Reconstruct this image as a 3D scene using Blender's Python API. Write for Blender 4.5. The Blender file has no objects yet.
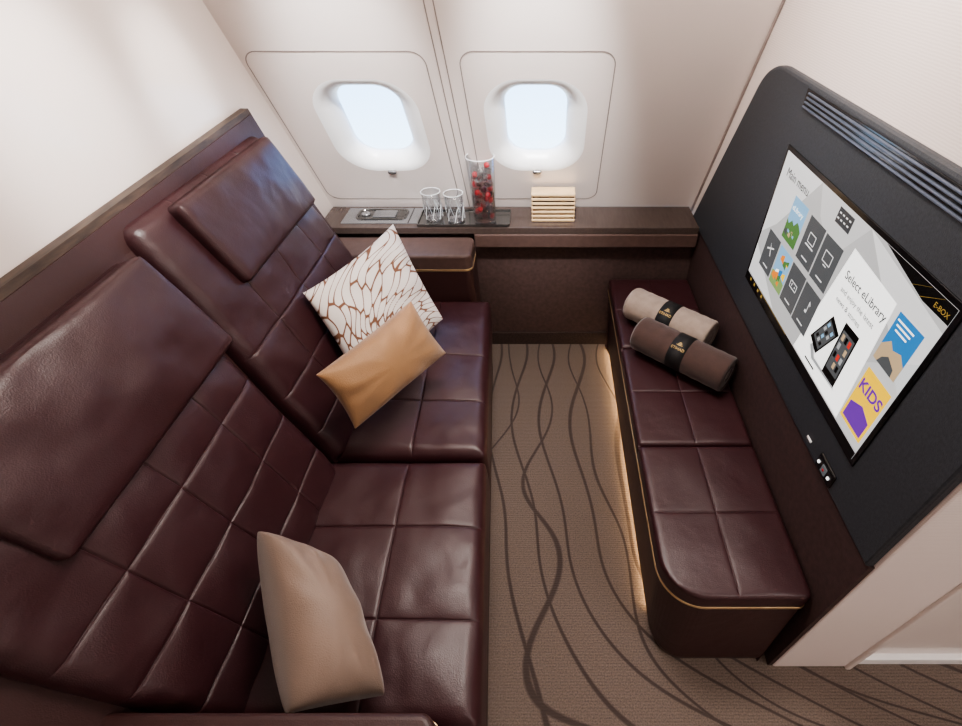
import bpy, bmesh, math, random
import numpy as np
from mathutils import Vector, Matrix, noise
from mathutils.geometry import tessellate_polygon
random.seed(4)
SC = bpy.context.scene
try: SC.view_settings.look = 'AgX - Medium High Contrast'
except Exception: pass
COL = SC.collection
V = Vector

# ------------------------------------------------------------------ materials
def newmat(name):
    m = bpy.data.materials.new(name); m.use_nodes = True
    nt = m.node_tree; b = nt.nodes['Principled BSDF']
    return m, nt, b
def coords(nt, scale=(1,1,1), rot=(0,0,0)):
    tc = nt.nodes.new('ShaderNodeTexCoord'); mp = nt.nodes.new('ShaderNodeMapping')
    mp.inputs['Scale'].default_value = scale; mp.inputs['Rotation'].default_value = rot
    nt.links.new(tc.outputs['Object'], mp.inputs['Vector']); return mp.outputs['Vector']
def ramp(nt, fac, stops):
    r = nt.nodes.new('ShaderNodeValToRGB'); e = r.color_ramp.elements
    while len(e) < len(stops): e.new(0.5)
    for i, (p, c) in enumerate(stops):
        e[i].position = p; e[i].color = (*c, 1)
    nt.links.new(fac, r.inputs['Fac']); return r.outputs['Color']
def tnoise(nt, vec, scale, detail=3, rough=.5):
    n = nt.nodes.new('ShaderNodeTexNoise'); n.inputs['Scale'].default_value = scale
    n.inputs['Detail'].default_value = detail; n.inputs['Roughness'].default_value = rough
    if vec is not None: nt.links.new(vec, n.inputs['Vector'])
    return n.outputs['Fac']
def bump(nt, h, strength, dist, normal=None):
    b = nt.nodes.new('ShaderNodeBump'); b.inputs['Strength'].default_value = strength
    b.inputs['Distance'].default_value = dist; nt.links.new(h, b.inputs['Height'])
    if normal is not None: nt.links.new(normal, b.inputs['Normal'])
    return b.outputs['Normal']
def math_(nt, op, a, b=None, c=None):
    n = nt.nodes.new('ShaderNodeMath'); n.operation = op
    for i, x in enumerate((a, b, c)):
        if x is None: continue
        if isinstance(x, (int, float)): n.inputs[i].default_value = x
        else: nt.links.new(x, n.inputs[i])
    return n.outputs[0]
def simple(name, col, rough=.5, metal=0, var=.12, nscale=20, bstr=0, bscale=300, coat=0, sheen=0):
    m, nt, b = newmat(name)
    v = coords(nt); n = tnoise(nt, v, nscale)
    lo = tuple(c*(1-var) for c in col); hi = tuple(min(1, c*(1+var)) for c in col)
    nt.links.new(ramp(nt, n, [(.3, lo), (.7, hi)]), b.inputs['Base Color'])
    b.inputs['Roughness'].default_value = rough; b.inputs['Metallic'].default_value = metal
    b.inputs['Coat Weight'].default_value = coat; b.inputs['Sheen Weight'].default_value = sheen
    if bstr: nt.links.new(bump(nt, tnoise(nt, v, bscale, 2), bstr, .002), b.inputs['Normal'])
    return m
def emis(name, col, s=1.0, base=None):
    m, nt, b = newmat(name)
    b.inputs['Base Color'].default_value = (*(base or tuple(c*.3 for c in col)), 1)
    b.inputs['Emission Color'].default_value = (*col, 1); b.inputs['Emission Strength'].default_value = s
    b.inputs['Roughness'].default_value = .25
    return m
def leather(name, col, rough=.36):
    m, nt, b = newmat(name); v = coords(nt)
    n = tnoise(nt, v, 5, 2)
    nt.links.new(ramp(nt, n, [(.3, tuple(c*.96 for c in col)), (.7, tuple(c*1.04 for c in col))]), b.inputs['Base Color'])
    vo = nt.nodes.new('ShaderNodeTexVoronoi'); vo.inputs['Scale'].default_value = 380; nt.links.new(v, vo.inputs['Vector'])
    cr = nt.nodes.new('ShaderNodeTexNoise'); cr.inputs['Scale'].default_value = 6; cr.inputs['Detail'].default_value = 2; cr.inputs['Distortion'].default_value = 1.1
    nt.links.new(v, cr.inputs['Vector'])
    # long soft creases from ridged noise
    rn = tnoise(nt, v, 9, 1); rd = math_(nt, 'ABSOLUTE', math_(nt, 'SUBTRACT', rn, .5))
    rd = math_(nt, 'MINIMUM', math_(nt, 'MULTIPLY', rd, 10), 1)
    n1 = bump(nt, cr.outputs['Fac'], .18, .012)
    n1 = bump(nt, rd, .055, .004, n1)
    n1 = bump(nt, tnoise(nt, v, 55, 4, .55), .12, .003, n1)
    n2 = bump(nt, vo.outputs['Distance'], .28, .001, n1)
    nt.links.new(n2, b.inputs['Normal'])
    b.inputs['Roughness'].default_value = rough
    b.inputs['Specular IOR Level'].default_value = .62
    return m
M = {}
M['leather'] = leather('burgundy_leather', (.0400, .0120, .0150), .40)
M['shell'] = leather('shell_leather', (.042, .0150, .0145), .48)
M['cream'] = simple('cream_panel', (.80, .72, .68), .30, var=.015, nscale=3, coat=.3)
def lin_wall():
    m, nt, b = newmat('cream_woven')
    v = coords(nt); w = nt.nodes.new('ShaderNodeTexWave'); w.inputs['Scale'].default_value = 60; w.bands_direction = 'Z'
    w.inputs['Distortion'].default_value = 2; nt.links.new(v, w.inputs['Vector'])
    nt.links.new(ramp(nt, w.outputs['Fac'], [(.2, (.73, .645, .61)), (.8, (.80, .715, .68))]), b.inputs['Base Color'])
    b.inputs['Roughness'].default_value = .55
    return m
M['woven'] = lin_wall()
M['white'] = simple('white_plastic', (.96, .96, .96), .35, var=.01)
M['line'] = simple('seam_grey', (.30, .25, .23), .5)
M['brown'] = simple('brown_textile', (.078, .047, .043), .65, var=.2, nscale=60, bstr=.3)
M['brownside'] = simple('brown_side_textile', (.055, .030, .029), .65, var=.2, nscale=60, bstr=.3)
M['darkbrown'] = simple('dark_kick', (.045, .028, .025), .8, var=.3, nscale=120, bstr=.5)
M['armtop'] = simple('arm_leather', (.095, .059, .051), .42, var=.12, nscale=40, bstr=.2)
M['gold'] = simple('gold_trim', (.62, .46, .26), .30, .7, var=.08)
M['goldprint'] = simple('gold_print', (.62, .42, .14), .5, 0, var=.05)
M['panel'] = simple('charcoal_panel', (.037, .042, .050), .50, var=.22, nscale=150, bstr=.5, bscale=500)
M['black'] = simple('black_gloss', (.008, .008, .009), .12, var=.1)
M['slat'] = simple('vent_metal', (.16, .19, .25), .35, .6, var=.05)
M['metal'] = simple('grey_metal', (.32, .32, .33), .25, .7, var=.05)
M['silver'] = simple('tray_metal', (.15, .145, .14), .12, .8, var=.05)
def wood(name, a, b_, rough):
    m, nt, b = newmat(name); v = coords(nt, (14, 2, 14)); n = tnoise(nt, v, 6, 6, .6)
    nt.links.new(ramp(nt, n, [(.35, a), (.65, b_)]), b.inputs['Base Color'])
    b.inputs['Roughness'].default_value = rough; return m
M['wood'] = wood('dark_wood', (.028, .017, .012), (.080, .052, .036), .45)
M['ledge'] = wood('ledge_lacquer', (.064, .046, .041), (.076, .056, .049), .12)
def carpet():
    m, nt, b = newmat('carpet'); v = coords(nt)
    sp = nt.nodes.new('ShaderNodeSeparateXYZ'); nt.links.new(v, sp.inputs[0])
    X, Y = sp.outputs[0], sp.outputs[1]
    q = math_(nt, 'MAXIMUM', math_(nt, 'SUBTRACT', .80, Y), 0)
    g = math_(nt, 'MULTIPLY', math_(nt, 'MULTIPLY', q, q), math_(nt, 'MULTIPLY', math_(nt, 'MAXIMUM', math_(nt, 'ADD', X, .12), 0), 1.5))
    g = math_(nt, 'MINIMUM', g, 1.2)
    Xs = math_(nt, 'SUBTRACT', X, g)
    lines = None
    for k, (sx, sy, amp, n, w, off, sl, ns) in enumerate([(.8, .85, .62, 7.0, .046, 0, .10, 1.4), (.9, .95, .62, 4.6, .026, 7.3, .02, 1.5)]):
        mp = nt.nodes.new('ShaderNodeMapping'); mp.inputs['Scale'].default_value = (sx, sy, 0); mp.inputs['Location'].default_value = (off, off*.7, 0)
        nt.links.new(v, mp.inputs[0])
        nz = tnoise(nt, mp.outputs[0], ns, 0, .3)
        x = math_(nt, 'ADD', Xs, math_(nt, 'MULTIPLY', nz, amp))
        x = math_(nt, 'ADD', x, math_(nt, 'MULTIPLY', Y, sl))
        f = math_(nt, 'FRACT', math_(nt, 'MULTIPLY', x, n))
        d = math_(nt, 'ABSOLUTE', math_(nt, 'SUBTRACT', f, .5))
        # soft edged line
        l = nt.nodes.new('ShaderNodeMapRange'); l.inputs[1].default_value = w*1.35; l.inputs[2].default_value = w*.65
        nt.links.new(d, l.inputs[0]); l = l.outputs[0]
        lines = l if lines is None else math_(nt, 'MAXIMUM', lines, l)
    rib = nt.nodes.new('ShaderNodeTexWave'); rib.bands_direction = 'Y'; rib.inputs['Scale'].default_value = 40; rib.inputs['Distortion'].default_value = 1.5
    nt.links.new(v, rib.inputs['Vector'])
    mix = nt.nodes.new('ShaderNodeMix'); mix.data_type = 'RGBA'
    fl = math_(nt, 'ADD', math_(nt, 'MULTIPLY', tnoise(nt, v, 230, 2), .90), math_(nt, 'MULTIPLY', rib.outputs['Fac'], .10))
    base = ramp(nt, fl, [(.25, (.104, .077, .063)), (.75, (.228, .174, .144))])
    nt.links.new(lines, mix.inputs[0]); nt.links.new(base, mix.inputs[6]); mix.inputs[7].default_value = (.066, .046, .040, 1)
    nt.links.new(mix.outputs[2], b.inputs['Base Color'])
    b.inputs['Roughness'].default_value = .95; b.inputs['Sheen Weight'].default_value = .2
    h = math_(nt, 'ADD', math_(nt, 'MULTIPLY', rib.outputs['Fac'], .45), tnoise(nt, v, 400, 2))
    h = math_(nt, 'SUBTRACT', h, math_(nt, 'MULTIPLY', lines, .8))
    nt.links.new(bump(nt, h, .7, .003), b.inputs['Normal'])
    return m
M['carpet'] = carpet()
def branch():
    m, nt, b = newmat('branch_print')
    at = nt.nodes.new('ShaderNodeAttribute'); at.attribute_name = 'print'
    v = coords(nt)
    nt.links.new(ramp(nt, at.outputs['Fac'], [(.25, (.72, .68, .65)), (.75, (.175, .078, .042))]), b.inputs['Base Color'])
    b.inputs['Roughness'].default_value = .8
    nt.links.new(bump(nt, tnoise(nt, v, 500), .3, .001), b.inputs['Normal']); return m
M['branch'] = branch()
M['goldcloth'] = simple('gold_satin', (.30, .162, .072), .52, .10, var=.10, nscale=9, bstr=.6, bscale=380, sheen=.4)
M['beigecloth'] = simple('taupe_cloth', (.205, .142, .108), .52, .05, var=.06, nscale=9, bstr=.35, bscale=450, sheen=.4)
M['beigeroll'] = simple('beige_fleece', (.33, .26, .215), .9, var=.12, nscale=30, bstr=.6, bscale=250, sheen=.3)
M['brownroll'] = simple('brown_fleece', (.066, .036, .030), .9, var=.12, nscale=30, bstr=.6, bscale=250, sheen=.3)
M['band'] = simple('black_band', (.012, .012, .013), .6)
def thin_glass(name, tint, refl):
    m, nt, b = newmat(name)
    t = nt.nodes.new('ShaderNodeBsdfTransparent'); t.inputs[0].default_value = (*tint, 1)
    g = nt.nodes.new('ShaderNodeBsdfGlossy'); g.inputs['Roughness'].default_value = .05
    lw = nt.nodes.new('ShaderNodeLayerWeight'); lw.inputs['Blend'].default_value = refl
    mx = nt.nodes.new('ShaderNodeMixShader'); nt.links.new(lw.outputs['Facing'], mx.inputs[0])
    nt.links.new(t.outputs[0], mx.inputs[1]); nt.links.new(g.outputs[0], mx.inputs[2])
    nt.links.new(mx.outputs[0], nt.nodes['Material Output'].inputs['Surface']); return m
M['glass'] = thin_glass('clear_glass', (.98, .99, 1), .16)
M['cut'] = thin_glass('cut_glass', (.98, .98, .99), .45)
M['juice'] = thin_glass('red_drink', (.96, .76, .74), .05)
M['pane'] = thin_glass('window_glass', (.96, .98, 1), .05)
M['ice'] = thin_glass('ice', (.97, .98, .99), .40)
M['rimglass'] = simple('glass_rim', (.85, .88, .90), .1, var=.05)
M['red'] = simple('red_berry', (.50, .028, .040), .3)
M['blue'] = simple('dark_berry', (.05, .008, .022), .35)
M['slatlight'] = simple('slat_gold', (.78, .57, .34), .35, .25)
M['slatdark'] = simple('slat_gap', (.06, .035, .022), .6)
M['glow'] = emis('glow_strip', (1, .66, .33), 20)

# ------------------------------------------------------------------ object helpers
def thing(name, label, cat, loc, group=None, kind=None):
    o = bpy.data.objects.new(name, None); COL.objects.link(o); o.location = loc; o.empty_display_size = .05
    tag(o, label, cat, group, kind); return o
def tag(o, label=None, cat=None, group=None, kind=None):
    if label: o['label'] = label
    if cat: o['category'] = cat
    if group: o['group'] = group
    if kind: o['kind'] = kind
    return o
def rootloc(p):
    while p.parent: p = p.parent
    return V(p.location)
def obj(name, bm, mat, parent=None, smooth=False, loc=None, label=None):
    me = bpy.data.meshes.new(name)
    bmesh.ops.recalc_face_normals(bm, faces=bm.faces)
    off = rootloc(parent) if parent else (V(loc) if loc else V((0,0,0)))
    bmesh.ops.translate(bm, verts=bm.verts, vec=-off)
    bm.to_mesh(me); bm.free()
    if smooth:
        for p in me.polygons: p.use_smooth = True
    for mm in (mat if isinstance(mat, list) else [mat]): me.materials.append(mm)
    o = bpy.data.objects.new(name, me); COL.objects.link(o)
    if parent: o.parent = parent
    elif loc: o.location = loc
    if label: o['label'] = label
    return o
def struct(name, bm, mat, smooth=False, parent=None, loc=None):
    o = obj(name, bm, mat, parent, smooth, loc)
    if not parent: o['kind'] = 'structure'
    return o
def box(bm, x0, x1, y0, y1, z0, z1, bev=0, seg=2):
    r = bmesh.ops.create_cube(bm, size=1); vs = r['verts']
    for v in vs:
        v.co = V(((x0+x1)/2 + v.co.x*(x1-x0), (y0+y1)/2 + v.co.y*(y1-y0), (z0+z1)/2 + v.co.z*(z1-z0)))
    if bev:
        es = list({e for v in vs for e in v.link_edges})
        bmesh.ops.bevel(bm, geom=es, offset=bev, segments=seg, profile=.5, affect='EDGES')
    return bm
def B(*a, **k): return box(bmesh.new(), *a, **k)
def loft(bm, rings, cap0=True, cap1=True, closed=True):
    R = [[bm.verts.new(p) for p in r] for r in rings]
    n = len(R[0])
    for a, b in zip(R, R[1:]):
        for i in range(n if closed else n-1):
            j = (i+1) % n
            try: bm.faces.new((a[i], a[j], b[j], b[i]))
            except ValueError: pass
    if cap0: bm.faces.new(R[0][::-1])
    if cap1: bm.faces.new(R[-1])
    return bm
def rrect(x0, x1, y0, y1, rad, seg=8):
    """rounded rectangle outline, rad = (x0y0, x1y0, x1y1, x0y1)"""
    if not isinstance(rad, (tuple, list)): rad = (rad,)*4
    pts = []
    for (cx, cy, sx, sy, a0), r in zip(((x0, y0, 1, 1, 180), (x1, y0, -1, 1, 270), (x1, y1, -1, -1, 0), (x0, y1, 1, -1, 90)), rad):
        r = max(r, .0005)
        for k in range(seg+1):
            a = math.radians(a0 + 90*k/seg)
            pts.append((cx+sx*r+r*math.cos(a), cy+sy*r+r*math.sin(a)))
    return pts
def inset(pts, d):
    n = len(pts); out = []
    for i in range(n):
        p0, p1, p2 = V(pts[i-1]), V(pts[i]), V(pts[(i+1) % n])
        t = (p2-p0).normalized(); nrm = V((-t.y, t.x)); out.append(tuple(p1 + nrm*d))
    return out
def prism(out, z0, z1, bev=.006, bot=0, slope=None):
    rings = [[(x, y, z0) for x, y in inset(out, bot)]]
    rings.append([(x, y, z1-bev) for x, y in out])
    for k in range(1, 5):
        a = math.pi/2*k/4
        rings.append([(x, y, z1-bev+bev*math.sin(a)) for x, y in inset(out, bev*(1-math.cos(a)))])
    return loft(bmesh.new(), rings)
def tube(bm, pts, r, n=8, closed=False):
    P = [V(p) for p in pts]; rings = []
    up = V((0, 0, 1))
    for i, p in enumerate(P):
        a = P[i-1] if (i or closed) else P[0]; b = P[(i+1) % len(P)] if (i < len(P)-1 or closed) else P[-1]
        t = (b-a).normalized(); u = t.cross(up)
        if u.length < .1: u = t.cross(V((1, 0, 0)))
        u.normalize(); w = u.cross(t)
        rings.append([p + u*r*math.cos(2*math.pi*k/n) + w*r*math.sin(2*math.pi*k/n) for k in range(n)])
    if closed: rings.append(rings[0])
    return loft(bm, rings, not closed, not closed)
def lathe(bm, prof, c, n=32, cap0=False, cap1=False):
    rings = [[V(c)+V((r*math.cos(2*math.pi*k/n), r*math.sin(2*math.pi*k/n), z)) for k in range(n)] for r, z in prof]
    return loft(bm, rings, cap0, cap1)

def cushion(p00, p10, p11, p01, out, thick, r=.03, sa=(), sb=(), rad=(0, 0, 0, 0), puff=.008, groove=.012, gw=.008, crown=.0, seed=0, step=.008, wr=.003, flare=0):
    p00, p10, p11, p01 = map(V, (p00, p10, p11, p01))
    W = ((p10-p00).length + (p11-p01).length)/2; H = ((p01-p00).length+(p11-p10).length)/2
    N = (p10-p00).cross(p01-p00).normalized()
    if N.dot(V(out)) < 0: N = -N
    def ev(n, L, S):
        base = [i/n*L for i in range(n+1)]
        ext = [r*.05, r*.15, r*.3, r*.5]
        s = set(round(x, 5) for x in base) | set(round(x, 5) for x in ext) | set(round(L-x, 5) for x in ext)
        for q in S:
            c = q*L
            s = {x for x in s if abs(x-c) > gw*1.6} | {round(c+d*gw, 5) for d in (-1.5, -.9, -.45, 0, .45, .9, 1.5)}
        return sorted(s)
    As = ev(max(6, int(W/step)), W, sa); Bs = ev(max(6, int(H/step)), H, sb)
    sa_ = [0]+[s*W for s in sa]+[W]; sb_ = [0]+[s*H for s in sb]+[H]
    def cell(x, S):
        for i in range(len(S)-1):
            if x <= S[i+1]+1e-9: return math.sin(math.pi*min(1, max(0, (x-S[i])/(S[i+1]-S[i]))))
        return 0
    bm = bmesh.new(); G = []
    for a in As:
        row = []
        for b in Bs:
            aa, bb = a, b
            da = min(a, W-a); db = min(b, H-b); de = min(da, db)
            k = (0 if b < H/2 else 3) if a < W/2 else (1 if b < H/2 else 2)
            R = rad[k]; hcorner = None
            if R > 0 and da < R and db < R:
                x = 1-da/R; y = 1-db/R
                nx = x*math.sqrt(1-y*y/2); ny = y*math.sqrt(1-x*x/2)
                nda, ndb = R*(1-nx), R*(1-ny)
                aa = nda if a < W/2 else W-nda; bb = ndb if b < H/2 else H-ndb
                de = R*(1-max(x, y)); hcorner = de
            if hcorner is not None or R > 0:
                q = min(1, de/r); h = -r*(1-math.sqrt(max(0, 1-(1-q)**2)))
            else:
                q1 = 1-min(1, da/r); q2 = 1-min(1, db/r); q = min(1, math.hypot(q1, q2)); h = -r*(1-math.sqrt(max(0, 1-q*q)))
            g = 0
            for s in sa_[1:-1]: g = max(g, math.exp(-((a-s)/gw)**2))
            for s in sb_[1:-1]: g = max(g, math.exp(-((b-s)/gw)**2))
            h -= groove*g*min(1, de/.03)
            h += puff*math.sqrt(max(0, cell(a, sa_)*cell(b, sb_)))
            h += crown*math.sin(math.pi*a/W)*math.sin(math.pi*b/H)
            u, v = aa/W, bb/H
            P = p00*(1-u)*(1-v)+p10*u*(1-v)+p11*u*v+p01*(1-u)*v
            h += wr*(noise.noise(P*9+V((seed, 0, 0)))*1.6+noise.noise(P*24+V((seed, 5, 0)))*.35)*min(1, de/.02)
            row.append(bm.verts.new(P+N*h))
        G.append(row)
    na, nb = len(As), len(Bs)
    for i in range(na-1):
        for j in range(nb-1):
            bm.faces.new((G[i][j], G[i+1][j], G[i+1][j+1], G[i][j+1]))
    loop = [G[i][0] for i in range(na)]+[G[-1][j] for j in range(1, nb)]+[G[i][-1] for i in range(na-2, -1, -1)]+[G[0][j] for j in range(nb-2, 0, -1)]
    c = sum((v.co for v in loop), V())/len(loop)
    prev = loop
    for fr in (.15, .5, .85, 1):
        bulge = 1+flare*math.sin(math.pi*fr)
        cur = [bm.verts.new(c + (v.co-c-N*((v.co-c).dot(N)))*bulge + N*((v.co-c).dot(N)) - N*(thick-r)*fr) for v in loop]
        for i in range(len(loop)):
            j = (i+1) % len(loop); bm.faces.new((prev[i], prev[j], cur[j], cur[i]))
        prev = cur
    bm.faces.new(prev)
    return bm

PQ = {}
def pillow(L, T, R, Bt, out, thick, seed=0, n=46, pinch=.07, ex=.42, lump=.008):
    """L,T,R,Bt world corners in order"""
    L, T, R, Bt = map(V, (L, T, R, Bt)); N = (T-L).cross(Bt-L).normalized()
    if N.dot(V(out)) < 0: N = -N
    bm = bmesh.new(); S = []; uv = []
    for side in (1, -1):
        G = []
        for i in range(n+1):
            row = []
            for j in range(n+1):
                p = -math.cos(math.pi*i/n); q = -math.cos(math.pi*j/n)
                if side == -1 and not (0 < i < n and 0 < j < n):
                    row.append(S[0][i][j]); continue
                pp = p*(1-pinch*(1-q*q)*abs(p)); qq = q*(1-pinch*(1-p*p)*abs(q))
                u, v = (pp+1)/2, (qq+1)/2
                P = L*(1-u)*(1-v)+T*u*(1-v)+R*u*v+Bt*(1-u)*v
                e = max(0, (1-p*p)*(1-q*q)); h = thick/2*e**ex
                edge = min(1, 3*e)
                h += lump*noise.noise(P*12+V((seed, seed, 0)))*edge
                rr = math.atan2(q, p); h += .004*math.sin(9*rr+seed)*edge*(max(abs(p), abs(q)))**2
                row.append(bm.verts.new(P+N*h*side)); uv.append((u, v))
            G.append(row)
        S.append(G)
        for i in range(n):
            for j in range(n):
                bm.faces.new((G[i][j], G[i+1][j], G[i+1][j+1], G[i][j+1]))
    PQ['uv'] = uv
    return bm

def textmesh(body, size, org, ax, ay, align='LEFT', bold=0, extr=0.0, sx=1.0):
    cu = bpy.data.curves.new('t', 'FONT'); cu.body = body; cu.size = size; cu.align_x = align; cu.offset = bold; cu.extrude = extr
    o = bpy.data.objects.new('t', cu); COL.objects.link(o)
    dg = bpy.context.evaluated_depsgraph_get(); dg.update()
    me = bpy.data.meshes.new_from_object(o.evaluated_get(dg))
    bm = bmesh.new(); bm.from_mesh(me)
    ax, ay, org = V(ax).normalized(), V(ay).normalized(), V(org); az = ax.cross(ay)
    for v in bm.verts: v.co = org + ax*v.co.x*sx + ay*v.co.y + az*v.co.z
    bpy.data.objects.remove(o); bpy.data.curves.remove(cu); bpy.data.meshes.remove(me)
    return bm

# ------------------------------------------------------------------ camera (standing height 1.64 m, looking down at the suite)
H0 = 1.64; TH = math.radians(42.8); F = 478.0
cam = bpy.data.cameras.new('Camera'); co = bpy.data.objects.new('Camera', cam); COL.objects.link(co)
co.location = (0, 0, H0); co.rotation_euler = (math.pi/2-TH, 0, 0)
cam.sensor_width = 36; cam.lens = 36*F/962; cam.shift_x = -64/962; cam.clip_start = .02
SC.camera = co

# ------------------------------------------------------------------ room shell
XL, XR = -.972, .68
WN = V((0, -.8944, -.4472)); WS = V((0, -.4472, .8944))
def WP(x, r, off=0): return V((x, 2.1, .66)) + WS*r + WN*off
struct('floor', B(-1.2, 2.3, -1.7, 2.4, -.05, 0), M['carpet'])
struct('ceiling', B(-1.2, 2.3, -1.7, 2.4, 2.2, 2.25), M['cream'])
struct('wall_left', B(XL-.05, XL, -1.7, 2.4, 0, 2.2), M['cream'])
struct('wall_right', B(XR, .906, .432, 2.4, 0, 2.2, bev=.006), M['woven'])
struct('wall_near', B(-1.2, 2.3, -1.75, -1.7, 0, 2.2), M['cream'])
struct('wall_corridor', B(.906, 2.3, .455, .50, 0, 2.2), M['cream'])
struct('wall_far_right', B(2.3, 2.35, -1.7, 2.4, 0, 2.2), M['cream'])
struct('baseboard_corridor', B(.93, 2.3, .438, .457, 0, .045, bev=.004), M['white'])
struct('trim_1', B(.895, .912, .424, .440, 0, 2.2, bev=.004), M['cream'])
WIN = [(-.633, .455), (-.033, .455)]
holes = []
outer = [(XL-.02, -.12), (XR+.05, -.12), (XR+.05, 1.78), (XL-.02, 1.78)]
HX, HY = .185, .208
PX, PY = .113, .155
for cx, cy in WIN: holes.append(rrect(cx-HX, cx+HX, cy-HY, cy+HY, .13, 10))
polys = [[V((x, y, 0)) for x, y in outer]]+[[V((x, y, 0)) for x, y in h] for h in holes]
tris = tessellate_polygon(polys); flat = [p for q in polys for p in q]
bm = bmesh.new(); vs = [bm.verts.new(WP(p.x, p.y)) for p in flat]
for t in tris:
    try: bm.faces.new([vs[i] for i in t])
    except ValueError: pass
struct('wall_window', bm, M['cream'])
for i, (cx, cy) in enumerate(WIN):
    rings = []
    for k in range(13):
        s = k/12; e = 1-(1-s)**1.3
        hx = HX+(PX-HX)*e; hy = HY+(PY-HY)*e; rd = .13+(.08-.13)*e
        dep = .052*(s**1.9)
        rings.append([WP(x, y, -dep) for x, y in rrect(cx-hx, cx+hx, cy-hy, cy+hy, rd, 10)])
    rings.append([WP(x, y, -.065) for x, y in rrect(cx-PX, cx+PX, cy-PY, cy+PY, .08, 10)])
    w = struct('window_%d' % (i+1), loft(bmesh.new(), rings, False, False), M['white'], True)
    bm = loft(bmesh.new(), [[WP(x, y, -.058) for x, y in rrect(cx-.118, cx+.118, cy-.16, cy+.16, .08, 10)], [WP(x, y, -.060) for x, y in rrect(cx-.118, cx+.118, cy-.16, cy+.16, .08, 10)]])
    obj('pane', bm, M['pane'], w)
    bm = loft(bmesh.new(), [[WP(x, y, 0.0) for x, y in rrect(cx-.019, cx+.019, cy-HY-.014, cy-HY+.002, .007, 5)], [WP(x, y, .007) for x, y in rrect(cx-.016, cx+.016, cy-HY-.012, cy-HY, .005, 5)]])
    obj('shade_handle', bm, M['metal'], w, True)
def ribbon(out, w, off):
    bm = bmesh.new(); a = [bm.verts.new(WP(x, y, off)) for x, y in out]; b = [bm.verts.new(WP(x, y, off)) for x, y in inset(out, w)]
    for i in range(len(a)):
        j = (i+1) % len(a); bm.faces.new((a[i], a[j], b[j], b[i]))
    return bm
struct('trim_2', ribbon(rrect(-.958, -.380, .075, .762, .05), .0035, .0012), M['line'])
struct('trim_3', ribbon(rrect(-.275, .228, .075, .762, .05), .0035, .0012), M['line'])
for k, x in enumerate((-.345, -.318)):
    bm = loft(bmesh.new(), [[WP(x-.0018, -.05, .001), WP(x+.0018, -.05, .001), WP(x+.0018, -.05, -.002), WP(x-.0018, -.05, -.002)], [WP(x-.0018, 1.7, .001), WP(x+.0018, 1.7, .001), WP(x+.0018, 1.7, -.002), WP(x-.0018, 1.7, -.002)]])
    struct('trim_%d' % (4+k), bm, M['line'])
struct('trim_6', tube(bmesh.new(), [WP(XR-.004, -.05, .003), WP(XR-.004, 1.7, .003)], .005), M['line'])
struct('wall_lower_back', B(-.97, XR, 1.93, 1.96, .075, .63), M['brown'])
struct('baseboard_back', B(-.4, XR, 1.918, 1.94, 0, .075), M['darkbrown'])
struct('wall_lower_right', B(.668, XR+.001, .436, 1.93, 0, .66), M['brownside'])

# ------------------------------------------------------------------ ledge under the windows
LZ = .682
t = thing('window_ledge', 'long brown ledge running under the two windows', 'ledge', (-.1, 2.0, .62))
obj('ledge_top', B(XL+.004, XR-.022, 1.880, 2.086, .652, LZ, bev=.003), M['ledge'], t)
obj('front_panel', B(-.305, XR-.022, 1.874, 1.93, .590, .652, bev=.005), M['armtop'], t)
obj('metal_plate', B(-.88, -.50, 1.915, 2.065, LZ+.0005, LZ+.003, bev=.001), M['metal'], t)
bm = bmesh.new(); out = rrect(-.83, -.605, 1.945, 2.050, .03)
rg = [[(x, y, LZ+.003) for x, y in out], [(x, y, LZ+.008) for x, y in inset(out, .003)], [(x, y, LZ+.008) for x, y in inset(out, .010)], [(x, y, LZ+.004) for x, y in inset(out, .013)]]
obj('cup_holder_ring', loft(bm, rg), M['silver'], t)
obj('cup_holder_grip', B(-.755, -.655, 1.965, 2.03, LZ+.004, LZ+.009, bev=.003), M['metal'], t)
obj('cup_holder_dial', lathe(bmesh.new(), [(.0005, 0), (.020, 0), (.020, .006), (.013, .009), (.0005, .009)], (-.790, 1.9975, LZ+.004), 20, True, True), M['metal'], t, True)
obj('plate_divider', B(-.592, -.588, 1.918, 2.062, LZ+.0028, LZ+.0042), M['black'], t)

# ------------------------------------------------------------------ media wall
FX = .66
mon = thing('media_panel', 'charcoal wall panel with large lit touch screen above the bench', 'wall screen', (FX, 1.1, .66))
def ptsYZ():
    P = [(2.015, .66), (.44, .66), (.44, 1.345)]
    P += [(y, 1.345) for y in (.8, 1.2)]
    c = []
    for k in range(9):  # rounded far-top corner
        s = k/8; a = V((1.52, 1.345)); b = V((1.64, 1.338)); d = V((1.685, 1.245))
        c.append(tuple(a*(1-s)**2+b*2*s*(1-s)+d*s*s))
    return P+c
out = ptsYZ()
def ringX(x, ins): return [(x, y, z) for y, z in inset([(a, b) for a, b in out], ins)]
test = inset(out, .01); sgn = 1 if min(p[0] for p in test) > min(p[0] for p in out) else -1
bm = loft(bmesh.new(), [ringX(XR-.001, 0), ringX(FX+.008, 0), ringX(FX+.002, sgn*.003), ringX(FX, sgn*.009)])
obj('panel_body', bm, M['panel'], mon)
SY0, SY1, SZ0, SZ1 = 1.334, .612, .793, 1.186   # left(far), right(near), bottom, top
SW, SH = SY0-SY1, SZ1-SZ0
obj('screen_frame', B(FX-.003, FX+.004, SY1-.012, SY0+.012, SZ0-.012, SZ1+.012, bev=.001), M['black'], mon)
scr = obj('screen', B(FX-.0036, FX-.0028, SY1, SY0, SZ0, SZ1), emis('screen_background', (.46, .46, .46), 1.05), mon)
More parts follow.
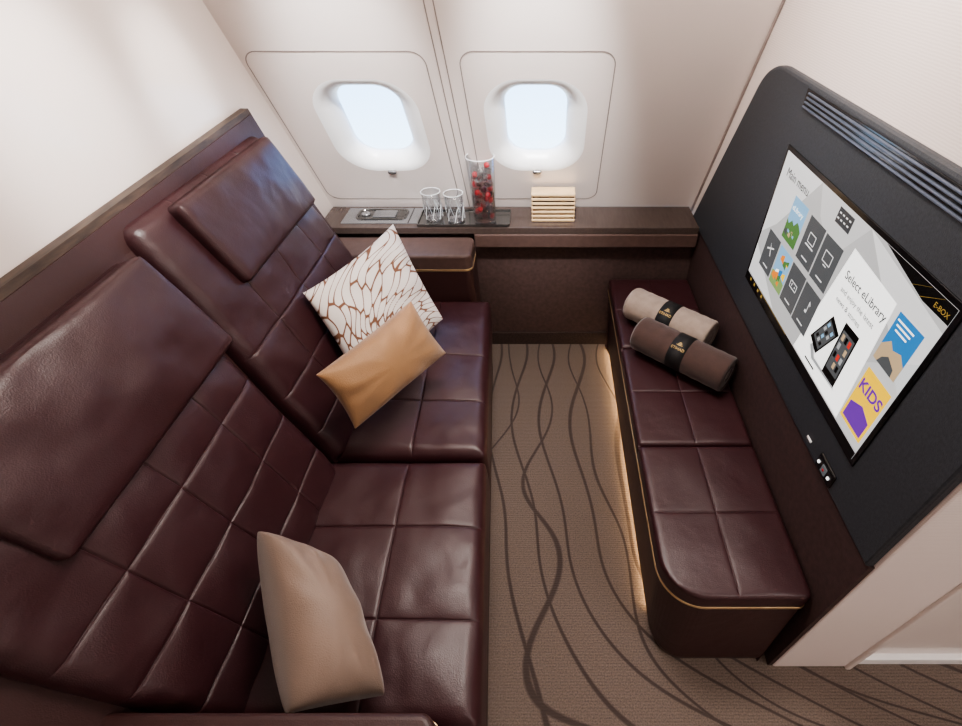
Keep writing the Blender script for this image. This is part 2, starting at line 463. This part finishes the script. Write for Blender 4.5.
def quad(name, pts, mat, depth=1):
    """pts as (a,b) in the screen, a left to right, b top to bottom"""
    x = FX-.0036-.0004*depth
    bm = bmesh.new(); f = bm.faces.new([bm.verts.new((x, SY0-a*SW, SZ1-b*SH)) for a, b in pts])
    return obj(name, bm, mat, scr)
def rect(name, a, b, w, h, mat, depth=1): return quad(name, [(a-w/2, b+h/2), (a+w/2, b+h/2), (a+w/2, b-h/2), (a-w/2, b-h/2)], mat, depth)
def stext(body, a, b, size, mat, depth=4, rot=0, bold=0, sx=1.0):
    c, s = math.cos(rot), math.sin(rot)
    return obj('lettering', textmesh(body, size, (FX-.0036-.0004*depth, SY0-a*SW, SZ1-b*SH), (0, -c, s), (0, s, c), bold=bold, sx=sx), mat, scr)
E = {k: emis('screen_'+k, c, s) for k, c, s in [('white', (.95, .95, .93), 1.5), ('icon', (.80, .80, .80), 1.0), ('pale', (.64, .64, .64), 1.15), ('pale2', (.54, .54, .54), 1.1), ('tile', (.095, .10, .105), .9), ('tag', (.06, .064, .07), .8), ('dark', (.006, .006, .006), .5), ('ink', (.004, .004, .004), .3),
     ('blue', (.03, .20, .48), 1), ('sky', (.24, .46, .68), 1), ('green', (.09, .20, .06), 1), ('leaf', (.22, .34, .12), 1), ('orange', (.80, .25, .04), 1), ('purple', (.16, .04, .36), 1), ('gold', (.36, .24, .06), .8), ('grey', (.36, .37, .38), 1), ('yellow', (.95, .58, .02), 1.1), ('sand', (.55, .40, .24), .9), ('red', (.6, .04, .03), 1)]}
quad('facet', [(0, .0), (.3, 0), (.1, .45), (0, .6)], E['pale'], .3)
quad('facet', [(.30, 0), (.62, 0), (.50, .3), (.36, .16)], E['pale2'], .3)
quad('facet', [(.62, 0), (1, .12), (1, .5), (.78, .2)], E['pale'], .3)
quad('facet', [(0, .94), (0, .7), (.3, .94)], E['pale'], .3)
quad('facet', [(.84, .55), (1, .3), (1, .94), (.86, .94)], E['pale2'], .3)
quad('facet', [(.520, .94), (.592, .14), (.838, .18), (.868, .94)], E['white'], .6)
quad('top_bar', [(.70, 0), (.90, .080), (1, .080), (1, 0)], E['dark'], .8)
rect('bottom_bar', .5, .975, 1, .05, E['dark'], .8)
quad('gold_stripe', [(.845, .058), (.905, .004), (.9060, .004), (.8465, .058)], E['gold'], 1.2)
quad('gold_stripe', [(.885, .074), (.955, .004), (.9560, .004), (.8865, .075)], E['gold'], 1.2)
stext('E-BOX', .936, .060, .0135, E['gold'], 3, 0, .0001)
stext('Main menu', .048, .135, .0320, E['ink'], sx=1.0)
quad('status_tag', [(.445, .025), (.535, .025), (.535, .115), (.445, .115)], E['tag'], 1.5)
for k in range(2):
    for q in range(4): rect('status_mark', .459+.020*q-.003*k, .053+.032*k, .011, .009, E['icon'], 2.5)
def fr(a, b, w, h, t=.0032):
    th = t*SW/SH
    rect('tile_icon', a, b-h/2, w, th, E['icon'], 2); rect('tile_icon', a, b+h/2, w, th, E['icon'], 2)
    rect('tile_icon', a-w/2, b, t, h, E['icon'], 2); rect('tile_icon', a+w/2, b, t, h, E['icon'], 2)
tiles = [(.225, .33, 'pic'), (.368, .34, 'laptop'), (.492, .345, 'monitor'), (.125, .66, 'plane'), (.25, .665, 'pic2'), (.373, .67, 'pad'), (.495, .675, 'music')]
rp = random.Random(3)
for k, (a, b, kind) in enumerate(tiles):
    rect('menu_tile', a, b, .116, .29, E['tile'] if 'pic' not in kind else E['sky'], 1)
    if kind == 'pic':
        quad('tile_picture', [(a-.058, b+.145), (a+.058, b+.145), (a+.058, b+.02), (a+.035, b-.01), (a+.02, b-.02), (a-.0, b+.02), (a-.02, b+.0), (a-.04, b+.035), (a-.058, b+.01)], E['green'], 1.4)
        for q in range(9):
            x, y = a-.045+.09*rp.random(), b+.03+.08*rp.random(); s_ = .006+.010*rp.random()
            quad('tile_picture', [(x-s_, y+s_), (x+s_, y+s_*1.6), (x+s_*.7, y-s_*1.5), (x-s_*.6, y-s_)], E[rp.choice(['leaf', 'sand', 'tile', 'green', 'sky'])], 1.6+.05*q)
        stext('eLibrary', a-.048, b-.06, .019, E['white'], 3)
    elif kind == 'pic2':
        quad('tile_picture', [(a-.058, b+.145), (a+.058, b+.145), (a+.058, b+.06), (a-.01, b+.03), (a-.058, b+.05)], E['leaf'], 1.3)
        for q in range(12):
            x, y = a-.042+.084*rp.random(), b-.09+.19*rp.random(); s_ = .007+.010*rp.random()
            quad('tile_picture', [(x-s_, y+s_), (x+s_, y+s_*1.9), (x+s_*.8, y-s_*2.0), (x-s_*.7, y-s_)], E[rp.choice(['orange', 'yellow', 'white', 'red', 'green', 'blue'])], 1.5+.05*q)
    else:
        if kind == 'laptop': fr(a, b-.03, .045, .06); quad('tile_icon', [(a-.032, b+.025), (a+.032, b+.025), (a+.028, b+.015), (a-.028, b+.015)], E['icon'], 2)
        elif kind == 'monitor': fr(a, b-.035, .05, .065); rect('tile_icon', a, b+.015, .022, .007, E['icon'], 2)
        elif kind == 'plane':
            quad('tile_icon', [(a-.028, b-.010), (a+.026, b-.052), (a+.024, b-.062), (a-.03, b-.022)], E['icon'], 2)
            quad('tile_icon', [(a-.012, b-.08), (a-.002, b-.05), (a+.014, b+.015), (a+.008, b+.015)], E['icon'], 2.2)
        elif kind == 'pad': fr(a, b-.02, .052, .045); rect('tile_icon', a-.012, b-.02, .004, .020, E['icon'], 2); rect('tile_icon', a+.012, b-.02, .006, .010, E['icon'], 2)
        else:
            rect('tile_icon', a+.01, b-.03, .003, .08, E['icon'], 2); quad('tile_icon', [(a+.01, b-.07), (a+.020, b-.05), (a+.020, b-.04), (a+.01, b-.055)], E['icon'], 2.2)
            quad('tile_icon', [(a-.002, b+.016), (a+.0115, b+.016), (a+.0115, b-.002), (a-.002, b-.002)], E['icon'], 2.4)
        rect('tile_caption', a, b+.105, .045, .009, E['icon'], 2)
stext('Select eLibrary', .608, .30, .0272, E['ink'], 4, 0, .0001)
stext('and enjoy the latest', .618, .375, .0175, E['ink'], 4)
stext('news & stories', .618, .440, .0175, E['ink'], 4)
def phone(a, b, w, h, k, cols):
    def q(x, y): return (a+x*math.cos(k)-y*math.sin(k)*.55, b+x*math.sin(k)*1.8+y*math.cos(k))
    def pq(n, x0, x1, y0, y1, m, d): quad(n, [q(x0, y1), q(x1, y1), q(x1, y0), q(x0, y0)], m, d)
    pq('phone_picture', -w/2, w/2, -h/2, h/2, E['dark'], 2)
    pq('phone_display', -w*.42, w*.42, -h*.38, h*.36, E['tile'], 2.6)
    for i in range(3):
        for j in range(4):
            pq('phone_app', (-.34+.24*i)*w, (-.18+.24*i)*w, (-.33+.165*j)*h, (-.22+.165*j)*h, E[cols[(i*2+j) % len(cols)]], 3.2)
phone(.645, .665, .070, .26, .45, ('sky', 'grey', 'tile', 'dark'))
phone(.750, .655, .080, .36, -.03, ('sand', 'grey', 'dark', 'tile', 'red'))
quad('phone_picture', [(.60, .80), (.64, .86), (.80, .845), (.79, .83), (.65, .835), (.615, .77)], E['grey'], 1.5)
rect('text_line', .640, .895, .07, .012, E['ink'], 2)
rect('blue_card', .915, .33, .105, .28, E['blue'], 1.5)
quad('card_picture', [(.863, .47), (.9675, .47), (.9675, .38), (.94, .34), (.91, .36), (.89, .33), (.863, .38)], E['sand'], 2)
quad('card_picture', [(.88, .47), (.95, .47), (.945, .43), (.91, .40), (.89, .43)], E['tile'], 2.3)
for k in range(3): rect('text_line', .905, .225+.025*k, .07-.01*k, .009, E['white'], 2.5)
rect('kids_card', .93, .71, .118, .36, E['yellow'], 1.5)
quad('card_picture', [(.880, .87), (.980, .87), (.980, .76), (.93, .72), (.880, .76)], E['purple'], 2)
stext('KIDS', .876, .66, .037, E['purple'], 4, 0, .0010)
for k in range(4): rect('bar_icon', .05+.045*k, .975, .014, .024, E['gold'], 2)
rect('bar_line', .3, .955, .3, .004, E['gold'], 2)
# vents along the top
v0 = obj('vent_slot', B(FX-.002, FX+.004, .442, 1.345, 1.288, 1.332, bev=.001), M['black'], mon)
for k in range(4):
    obj('vent_slat', B(FX-.006, FX-.001, .444, 1.338-.003*k, 1.2905+.0105*k, 1.2955+.0105*k, bev=.0015), M['slat'], v0)
# control unit
cu = obj('control_unit', B(FX-.006, FX+.003, .615, .688, .672, .716, bev=.004), M['black'], mon, label='small black control with white and red icons')
obj('button', B(FX-.0085, FX-.005, .641, .662, .682, .706, bev=.002), E['tile'], cu)
for k, (yy, mt) in enumerate(((.677, 'white'), (.652, 'red'), (.629, 'white'))):
    obj('button_icon', B(FX-.0092, FX-.0055, yy-.003, yy+.003, .691, .697), E['white'] if mt == 'white' else M['red'], cu)
obj('socket', B(FX-.002, FX+.002, .735, .757, .687, .694, bev=.001), M['white'], mon)

# ------------------------------------------------------------------ bench
be = thing('bench', 'long burgundy leather bench with gold trim below the screen', 'bench', (.48, 1.2, 0))
bo = rrect(.30, .664, .47, 1.90, (.11, .02, .01, .01), 12)
bi = inset(bo, .028); s2 = 1 if max(p[1] for p in bi) < 1.90 else -1
def fwd(y, d): return y-d*max(0, 1-(y-.45)/.3)
def low(y): return .010+.014*min(1, max(0, (y-.52)/.10))
rings = [[(x, fwd(y, .055), low(y)) for x, y in inset(bo, s2*.029)], [(x, fwd(y, .048), low(y)+.018) for x, y in inset(bo, s2*.022)], [(x, fwd(y, .004), .35) for x, y in inset(bo, s2*.004)]]
obj('bench_body', loft(bmesh.new(), rings), M['shell'], be)
obj('plinth', B(.37, .655, .60, 1.89, 0, .022), M['darkbrown'], be)
obj('gold_trim', prism(inset(bo, -s2*.003), .353, .362, .003), M['gold'], be)
obj('light_strip', B(.330, .338, .60, 1.88, .012, .0225), M['glow'], be)
ys = [(.468, .935), (.938, 1.405), (1.408, 1.895)]
for k, (y0, y1) in enumerate(ys):
    rad = (.11, .02, 0, 0) if k == 0 else (0, 0, 0, 0)
    bm = cushion((.298, y0, .42), (.663, y0, .42), (.663, y1, .42), (.298, y1, .42), (0, 0, 1), .055, r=.014, sa=(.5,), sb=(.5,), rad=rad, puff=.003, groove=.0026, gw=.0020, seed=k*3, wr=.0018)
    obj('seat_cushion', bm, M['leather'], be, True)

# ------------------------------------------------------------------ sofa
so = thing('sofa', 'burgundy quilted leather sofa with two seats against the left wall', 'sofa', (-.5, .9, 0))
def xf(y): return -.117-.07*y
def xb(z): return -.62-.418*(z-H0+1.17)
obj('seat_base', loft(bmesh.new(), [[(-.68, .2, z), (xf(.2)-i, .2, z), (xf(1.69)-i, 1.69, z), (-.68, 1.69, z)] for z, i in ((.02, .03), (.05, .018), (.32, .018))]), M['shell'], so)
for k, (y0, y1, sb) in enumerate(((.205, .862, (.31, .66)), (.877, 1.692, (.27, .55)))):
    bm = cushion((xf(y0), y0, .45), (-.70, y0, .45), (-.70, y1, .45), (xf(y1), y1, .45), (0, 0, 1), .15, r=.038, sa=(.44,), sb=sb, puff=.0055, groove=.0028, gw=.0020, crown=.009, seed=5+k, wr=.0040, rad=(.02, 0, 0, .02), flare=.004)
    obj('seat_cushion', bm, M['leather'], so, True)
def BP(y, z, off=0): return V((xb(z), y, z)) + V((.9226, 0, .3857))*off
for k, (yb0, yb1, yt0, yt1, zt) in enumerate(((.205, .836, .205, .923, 1.115), (.864, 1.60, .952, 1.612, 1.155))):
    bm = cushion(BP(yb0, .43), BP(yb1, .43), BP(yt1, zt), BP(yt0, zt), (1, 0, .4), .052, r=.038, sa=(.25, .5, .75), sb=(.16, .34, .52), puff=.0048, groove=.0028, gw=.0020, crown=.013, seed=20+k, wr=.0050)
    obj('back_cushion', bm, M['leather'], so, True)
for k, (y0, y1, z0, z1) in enumerate(((.345, .905, .870, 1.112), (1.075, 1.585, .922, 1.138))):
    o = .033
    bm = cushion(BP(y0, z0, o), BP(y1, z0, o), BP(y1, z1, o), BP(y0, z1, o), (1, 0, .4), .042, r=.016, puff=.003, groove=0, crown=.013, seed=30+k, wr=.0042, rad=(.020,)*4)
    obj('headrest', bm, M['leather'], so, True)
prof = [(-.963, .02), (-.963, 1.165), (-.935, 1.165), (-.918, 1.10), (-.658, .42), (-.658, .02)]
sh = obj('back_shell', loft(bmesh.new(), [[(x, y, z+(.03*(y-.9) if z > 1 else 0)) for x, z in prof] for y in (.02, 1.655)]), M['shell'], so)
cap = [(-.966, 1.165), (-.966, 1.180), (-.942, 1.180), (-.937, 1.162)]
obj('wood_cap', loft(bmesh.new(), [[(x, y, z+.03*(y-.9)) for x, z in cap] for y in (.02, 1.66)]), M['wood'], so)
def arm(x1, y0, y1, padm):
    out = rrect(-.963, x1, y0, y1, (.0, .03, .03, 0), 8)
    a = obj('armrest', prism(out, .03, .578, .004), M['shell'], so)
    obj('gold_trim', prism(inset(out, -.0015), .577, .586, .001), M['gold'], a)
    obj('arm_pad', prism(out, .586, .648, .012), padm, a, False)
arm(-.300, 1.705, 1.868, M['armtop'])
arm(-.185, .03, .195, M['shell'])

# ------------------------------------------------------------------ pillows
def W(u, v, t):
    x = (u-545)/F; y = (363-v)/F
    return V((x*t, (math.cos(TH)+math.sin(TH)*y)*t, H0+(-math.sin(TH)+math.cos(TH)*y)*t))
def put_pillow(name, label, L, T, R, Bt, out, th, mat, seed, **k):
    c = (V(L)+V(R))/2
    o = obj(name, pillow(L, T, R, Bt, out, th, seed, **k), mat, None, True, loc=tuple(c)); tag(o, label, 'pillow'); return o
L, T, R = W(303, 293, 1.43), W(393, 224, 1.70), W(443, 319, 1.80)
pat = put_pillow('throw_pillow', 'white square pillow with brown branching print in the far sofa corner', L, T, R, L+R-T, (.5, -.5, .6), .11, M['branch'], 1, n=250)
# printed network of long leaf-vein cells radiating from the lower corner, stored as a vertex attribute
uv = np.array(PQ['uv']); rnd = np.random.RandomState(7)
cx, cy = .02, 1.12
dx, dy = uv[:, 0]-cx, cy-uv[:, 1]
r_ = np.hypot(dx, dy); th = np.arctan2(dy, dx)
th = th + .16*np.sin(5*r_+1.0) + .05*np.sin(13*r_+3*th)
KA, KB = 13.5, 4.2
P = np.stack([th*KA, np.log(np.maximum(r_, .03))*KB+.35*np.sin(th*9)], 1)
seeds = []
for i in range(-14, 38):
    for j in range(-18, 5):
        seeds.append((i+(.5 if j % 2 else 0)+rnd.uniform(-.36, .36), j+rnd.uniform(-.42, .42)))
seeds = np.array(seeds); val = np.zeros(len(uv))
for s in range(0, len(P), 5000):
    q = P[s:s+5000]; D = np.sqrt(((q[:, None, :]-seeds[None])**2).sum(2)); D.partition(1, axis=1)
    e = (D[:, 1]-D[:, 0])/2*(r_[s:s+5000]/KA)
    val[s:s+5000] = np.clip(1.5-e/.0034, 0, 1)
at = pat.data.attributes.new('print', 'FLOAT', 'POINT'); at.data.foreach_set('value', val.astype(np.float32))
put_pillow('throw_pillow', 'shiny golden rectangular pillow leaning on the branch print pillow', W(316, 375, 1.24), W(411, 301, 1.46), W(446, 353, 1.56), W(355, 429, 1.33), (.6, -.4, .6), .12, M['goldcloth'], 2, lump=.005)
put_pillow('throw_pillow', 'taupe rectangular pillow alone on the nearer sofa seat', W(258, 532, 1.00), W(333, 562, 1.07), W(383, 695, .94), W(287, 714, .85), (.6, 0, .6), .165, M['beigecloth'], 3, pinch=.02, ex=.33, lump=.004)

# ------------------------------------------------------------------ rolled blankets
def roll(label, c, d, ln, r, mat, emblem):
    c = V(c); d = V(d).normalized(); up = V((0, 0, 1)); s = d.cross(up)
    root = thing('rolled_blanket', label, 'blanket', (c.x, c.y, c.z-r), 'rolled blankets on the bench')
    def ring(x, rr, n=48, sp=0):
        return [c+d*x+(s*math.cos(2*math.pi*k/n)+up*math.sin(2*math.pi*k/n)*.95)*rr*(1+.02*math.sin(3*2*math.pi*k/n)) for k in range(n)]
    h = ln/2; prof = [(-h+.012, .0015)]
    for e in (.2, .35, .36, .5, .55, .7, .75, .9): prof.append((-h+(.008 if int(e*100) % 2 else .002), r*e))
    prof += [(-h, r*.92), (-h+.008, r)]
    mid = [(-h+.008+(ln-.016)*k/24, r*(1+.012*math.sin(k*1.9)+(-.04 if k in (11, 12, 13) else 0))) for k in range(1, 24)]
    P = prof+mid+[(-x, q) for x, q in prof[::-1]]
    obj('blanket_roll', loft(bmesh.new(), [ring(x, q) for x, q in P]), mat, root, True)
    b = obj('band', loft(bmesh.new(), [ring(x, q) for x, q in ((-.030, r*.9), (-.030, r*1.02), (.030, r*1.02), (.030, r*.9))]), M['band'], root, True)
    nrm = (up*.75 - V((0, 1, 0))*.45 - V((1, 0, 0))*.3); nrm = (nrm-d*nrm.dot(d)).normalized()
    ax = d; ay = nrm.cross(ax)
    bm = textmesh('ETIHAD', .0145, c+nrm*(r*1.055)-ay*.014, ax, ay, 'CENTER')
    obj('emblem', bm, M['goldprint'], b)
    # small flowing emblem above the lettering
    bm = bmesh.new(); o_ = c+nrm*(r*1.055)+ay*.004
    for y0, w in ((0, .014), (.0045, .010), (.009, .006)):
        bm.faces.new([bm.verts.new(o_+ax*x+ay*y) for x, y in ((-w, y0), (0, y0-.001), (w, y0+.001), (w*.3, y0+.0022), (-w*.5, y0+.0018))])
    obj('emblem', bm, M['goldprint'], b)
dr = (.76, -.65, 0)
roll('beige rolled fleece blanket with black band, farther one on the bench', (.485, 1.485, .497), dr, .35, .068, M['beigeroll'], 1)
roll('dark brown rolled fleece blanket with black band, nearer one on the bench', (.492, 1.288, .497), dr, .36, .068, M['brownroll'], 1)

# ------------------------------------------------------------------ tray, glasses, slatted box
tr = thing('serving_tray', 'dark metal rectangular tray carrying the glasses on the ledge', 'tray', (-.345, 1.96, LZ))
out = rrect(-.545, -.150, 1.883, 2.030, .01, 4)
zb = LZ+.0035
rg = [[(x, y, zb) for x, y in out], [(x, y, zb+.010) for x, y in out], [(x, y, zb+.010) for x, y in inset(out, .004)], [(x, y, zb+.004) for x, y in inset(out, .005)]]
obj('tray_body', loft(bmesh.new(), rg), M['silver'], tr)
zt = zb+.0045
def tumbler(x, y, label):
    r = thing('tumbler', label, 'glass', (x, y, zt), 'tumblers on the tray'); return r
TX, TY = -.478, 1.945
g1 = tumbler(TX, TY, 'short clear cut tumbler, the farther left of two on the tray')
bm = lathe(bmesh.new(), [(.0005, .0), (.034, .0), (.036, .004), (.0405, .122), (.039, .122), (.034, .012), (.0005, .010)], (TX, TY, zt), 28, True, True)
obj('glass_body', bm, M['glass'], g1, True)
for k in range(14):
    a = 2*math.pi*k/14
    p = [(TX+rr*math.cos(a+da), TY+rr*math.sin(a+da), zt+z) for rr, z, da in ((.0370, .01, -.22), (.0382, .040, 0), (.0392, .070, .22))]
    obj('cut_ridge', tube(bmesh.new(), p, .0013, 5), M['rimglass'] if k % 2 else M['cut'], g1)
obj('rim', tube(bmesh.new(), [(TX+.0400*math.cos(2*math.pi*k/28), TY+.0400*math.sin(2*math.pi*k/28), zt+.122) for k in range(28)], .0013, 6, True), M['rimglass'], g1, True)
obj('glass_base', lathe(bmesh.new(), [(.0005, .0005), (.0335, .0005), (.034, .010), (.0005, .010)], (TX, TY, zt), 28, True, True), M['cut'], g1, True)
g2 = g1.copy(); COL.objects.link(g2); g2.location = (-.381, 1.928, zt); g2['label'] = 'short clear cut tumbler standing between its twin and the tall glass'
for ch in g1.children:
    c = ch.copy(); COL.objects.link(c); c.parent = g2
GX, GY = -.256, 1.924
jg = thing('tall_glass', 'tall clear glass pitcher filled with berries and ice on the tray', 'pitcher', (GX, GY, zt))
bm = lathe(bmesh.new(), [(.0005, 0), (.043, 0), (.046, .005), (.057, .272), (.055, .272), (.044, .012), (.0005, .010)], (GX, GY, zt), 40, True, True)
obj('glass_body', bm, M['glass'], jg, True)
bm = lathe(bmesh.new(), [(.0005, .013), (.043, .013), (.050, .185), (.0005, .185)], (GX, GY, zt), 32, True, True)
obj('drink', bm, M['juice'], jg, True, label='pinkish drink')
obj('rim', tube(bmesh.new(), [(GX+.056*math.cos(2*math.pi*k/32), GY+.056*math.sin(2*math.pi*k/32), zt+.272) for k in range(32)], .0014, 6, True), M['rimglass'], jg, True)
first = {}
for k in range(38):
    kind = ('red', 'ice', 'blue', 'ice', 'red', 'ice', 'red')[k % 7] if k < 26 else ('ice', 'red', 'ice', 'ice')[k % 4]
    z = zt+.026+.0055*k; a = k*2.4; rr = .0310 if kind != 'ice' else .029
    x, y = GX+rr*math.cos(a), GY+rr*math.sin(a)
    if kind not in first:
        bm = bmesh.new()
        if kind == 'ice': box(bm, x-.012, x+.012, y-.012, y+.012, z-.012, z+.012, bev=.003)
        else:
            bmesh.ops.create_icosphere(bm, subdivisions=2, radius=.0115)
            for v in bm.verts: v.co = V((v.co.x*(1+.15*v.co.z/.0115), v.co.y, v.co.z*1.15))+V((x, y, z))
        nm = {'red': 'raspberry', 'blue': 'blueberry', 'ice': 'ice_cube'}[kind]
        o = obj(nm, bm, M[kind], None, kind != 'ice', loc=(x, y, z))
        tag(o, {'red': 'red berry inside the tall glass', 'blue': 'dark berry inside the tall glass', 'ice': 'clear ice cube inside the tall glass'}[kind],
            'ice' if kind == 'ice' else 'berry', {'red': 'red berries in the tall glass', 'blue': 'dark berries in the tall glass', 'ice': 'ice cubes in the tall glass'}[kind])
        first[kind] = o
    else:
        o = first[kind].copy(); COL.objects.link(o); o.location = (x, y, z); o.rotation_euler = (random.random(), random.random(), random.random()*3)
sb = thing('slatted_box', 'small box of stacked golden and brown slats beside the tall glass', 'box', (.035, 1.97, LZ))
obj('box_core', B(-.052, .122, 1.935, 2.000, LZ+.001, LZ+.123), M['slatdark'], sb)
for k in range(7):
    obj('slat', B(-.057, .127, 1.930, 2.005, LZ+.003+.0185*k, LZ+.0135+.0185*k, bev=.002), M['slatlight'], sb)

# ------------------------------------------------------------------ light
w = bpy.data.worlds.new('World'); SC.world = w; w.use_nodes = True
nt = w.node_tree; bg = nt.nodes['Background']
tc = nt.nodes.new('ShaderNodeTexCoord'); sp = nt.nodes.new('ShaderNodeSeparateXYZ'); nt.links.new(tc.outputs['Generated'], sp.inputs[0])
mr = nt.nodes.new('ShaderNodeMapRange'); mr.inputs[1].default_value = -.45; mr.inputs[2].default_value = .1
nt.links.new(sp.outputs[2], mr.inputs[0])
c = ramp(nt, mr.outputs[0], [(0, (.85, .95, 1)), (.45, (.45, .70, 1)), (1, (.20, .46, 1))])
nt.links.new(c, bg.inputs['Color']); bg.inputs['Strength'].default_value = 5.0
def area(name, loc, rot, sx, sy, power, col):
    l = bpy.data.lights.new(name, 'AREA'); l.shape = 'RECTANGLE'; l.size = sx; l.size_y = sy; l.energy = power; l.color = col
    o = bpy.data.objects.new(name, l); COL.objects.link(o); o.location = loc; o.rotation_euler = rot; return o
def spot(name, loc, to, deg, power, col, rad=.04, blend=1):
    l = bpy.data.lights.new(name, 'SPOT'); l.spot_size = math.radians(deg); l.spot_blend = blend; l.energy = power; l.color = col; l.shadow_soft_size = rad
    o = bpy.data.objects.new(name, l); COL.objects.link(o); o.location = loc
    o.rotation_euler = (V(to)-V(loc)).to_track_quat('-Z', 'Y').to_euler(); return o
area('ceiling_light', (.05, 1.0, 2.17), (0, 0, 0), .6, .35, 24, (1, .91, .84))
area('ceiling_light_near', (.2, -.8, 2.17), (math.radians(-15), 0, 0), 1.2, .5, 8, (1, .90, .84))
area('corridor_light', (1.5, -.5, 2.17), (0, 0, 0), .8, .8, 18, (1, .95, .91))
for cx, cy in WIN:
    p = WP(cx, cy-.02); spot('window_halo_fill', (cx*.9, .95, 2.12), p, 34, 220, (.98, .99, 1))  # added fill spot, imitates the white daylight halo around each window
spot('wall_spot', (-.35, .98, 2.12), (-.97, 1.03, 1.35), 30, 85, (1, .98, .96))
spot('wall_spot', (-.40, 1.34, 2.12), (-.97, 1.43, 1.27), 22, 80, (1, .98, .96))
spot('wall_spot', (.3, 1.0, 2.12), (.68, 1.25, 1.5), 70, 22, (1, .94, .90))
spot('seat_spot', (-.05, 1.05, 2.12), (-.35, 1.25, .45), 40, 18, (1, .91, .82))
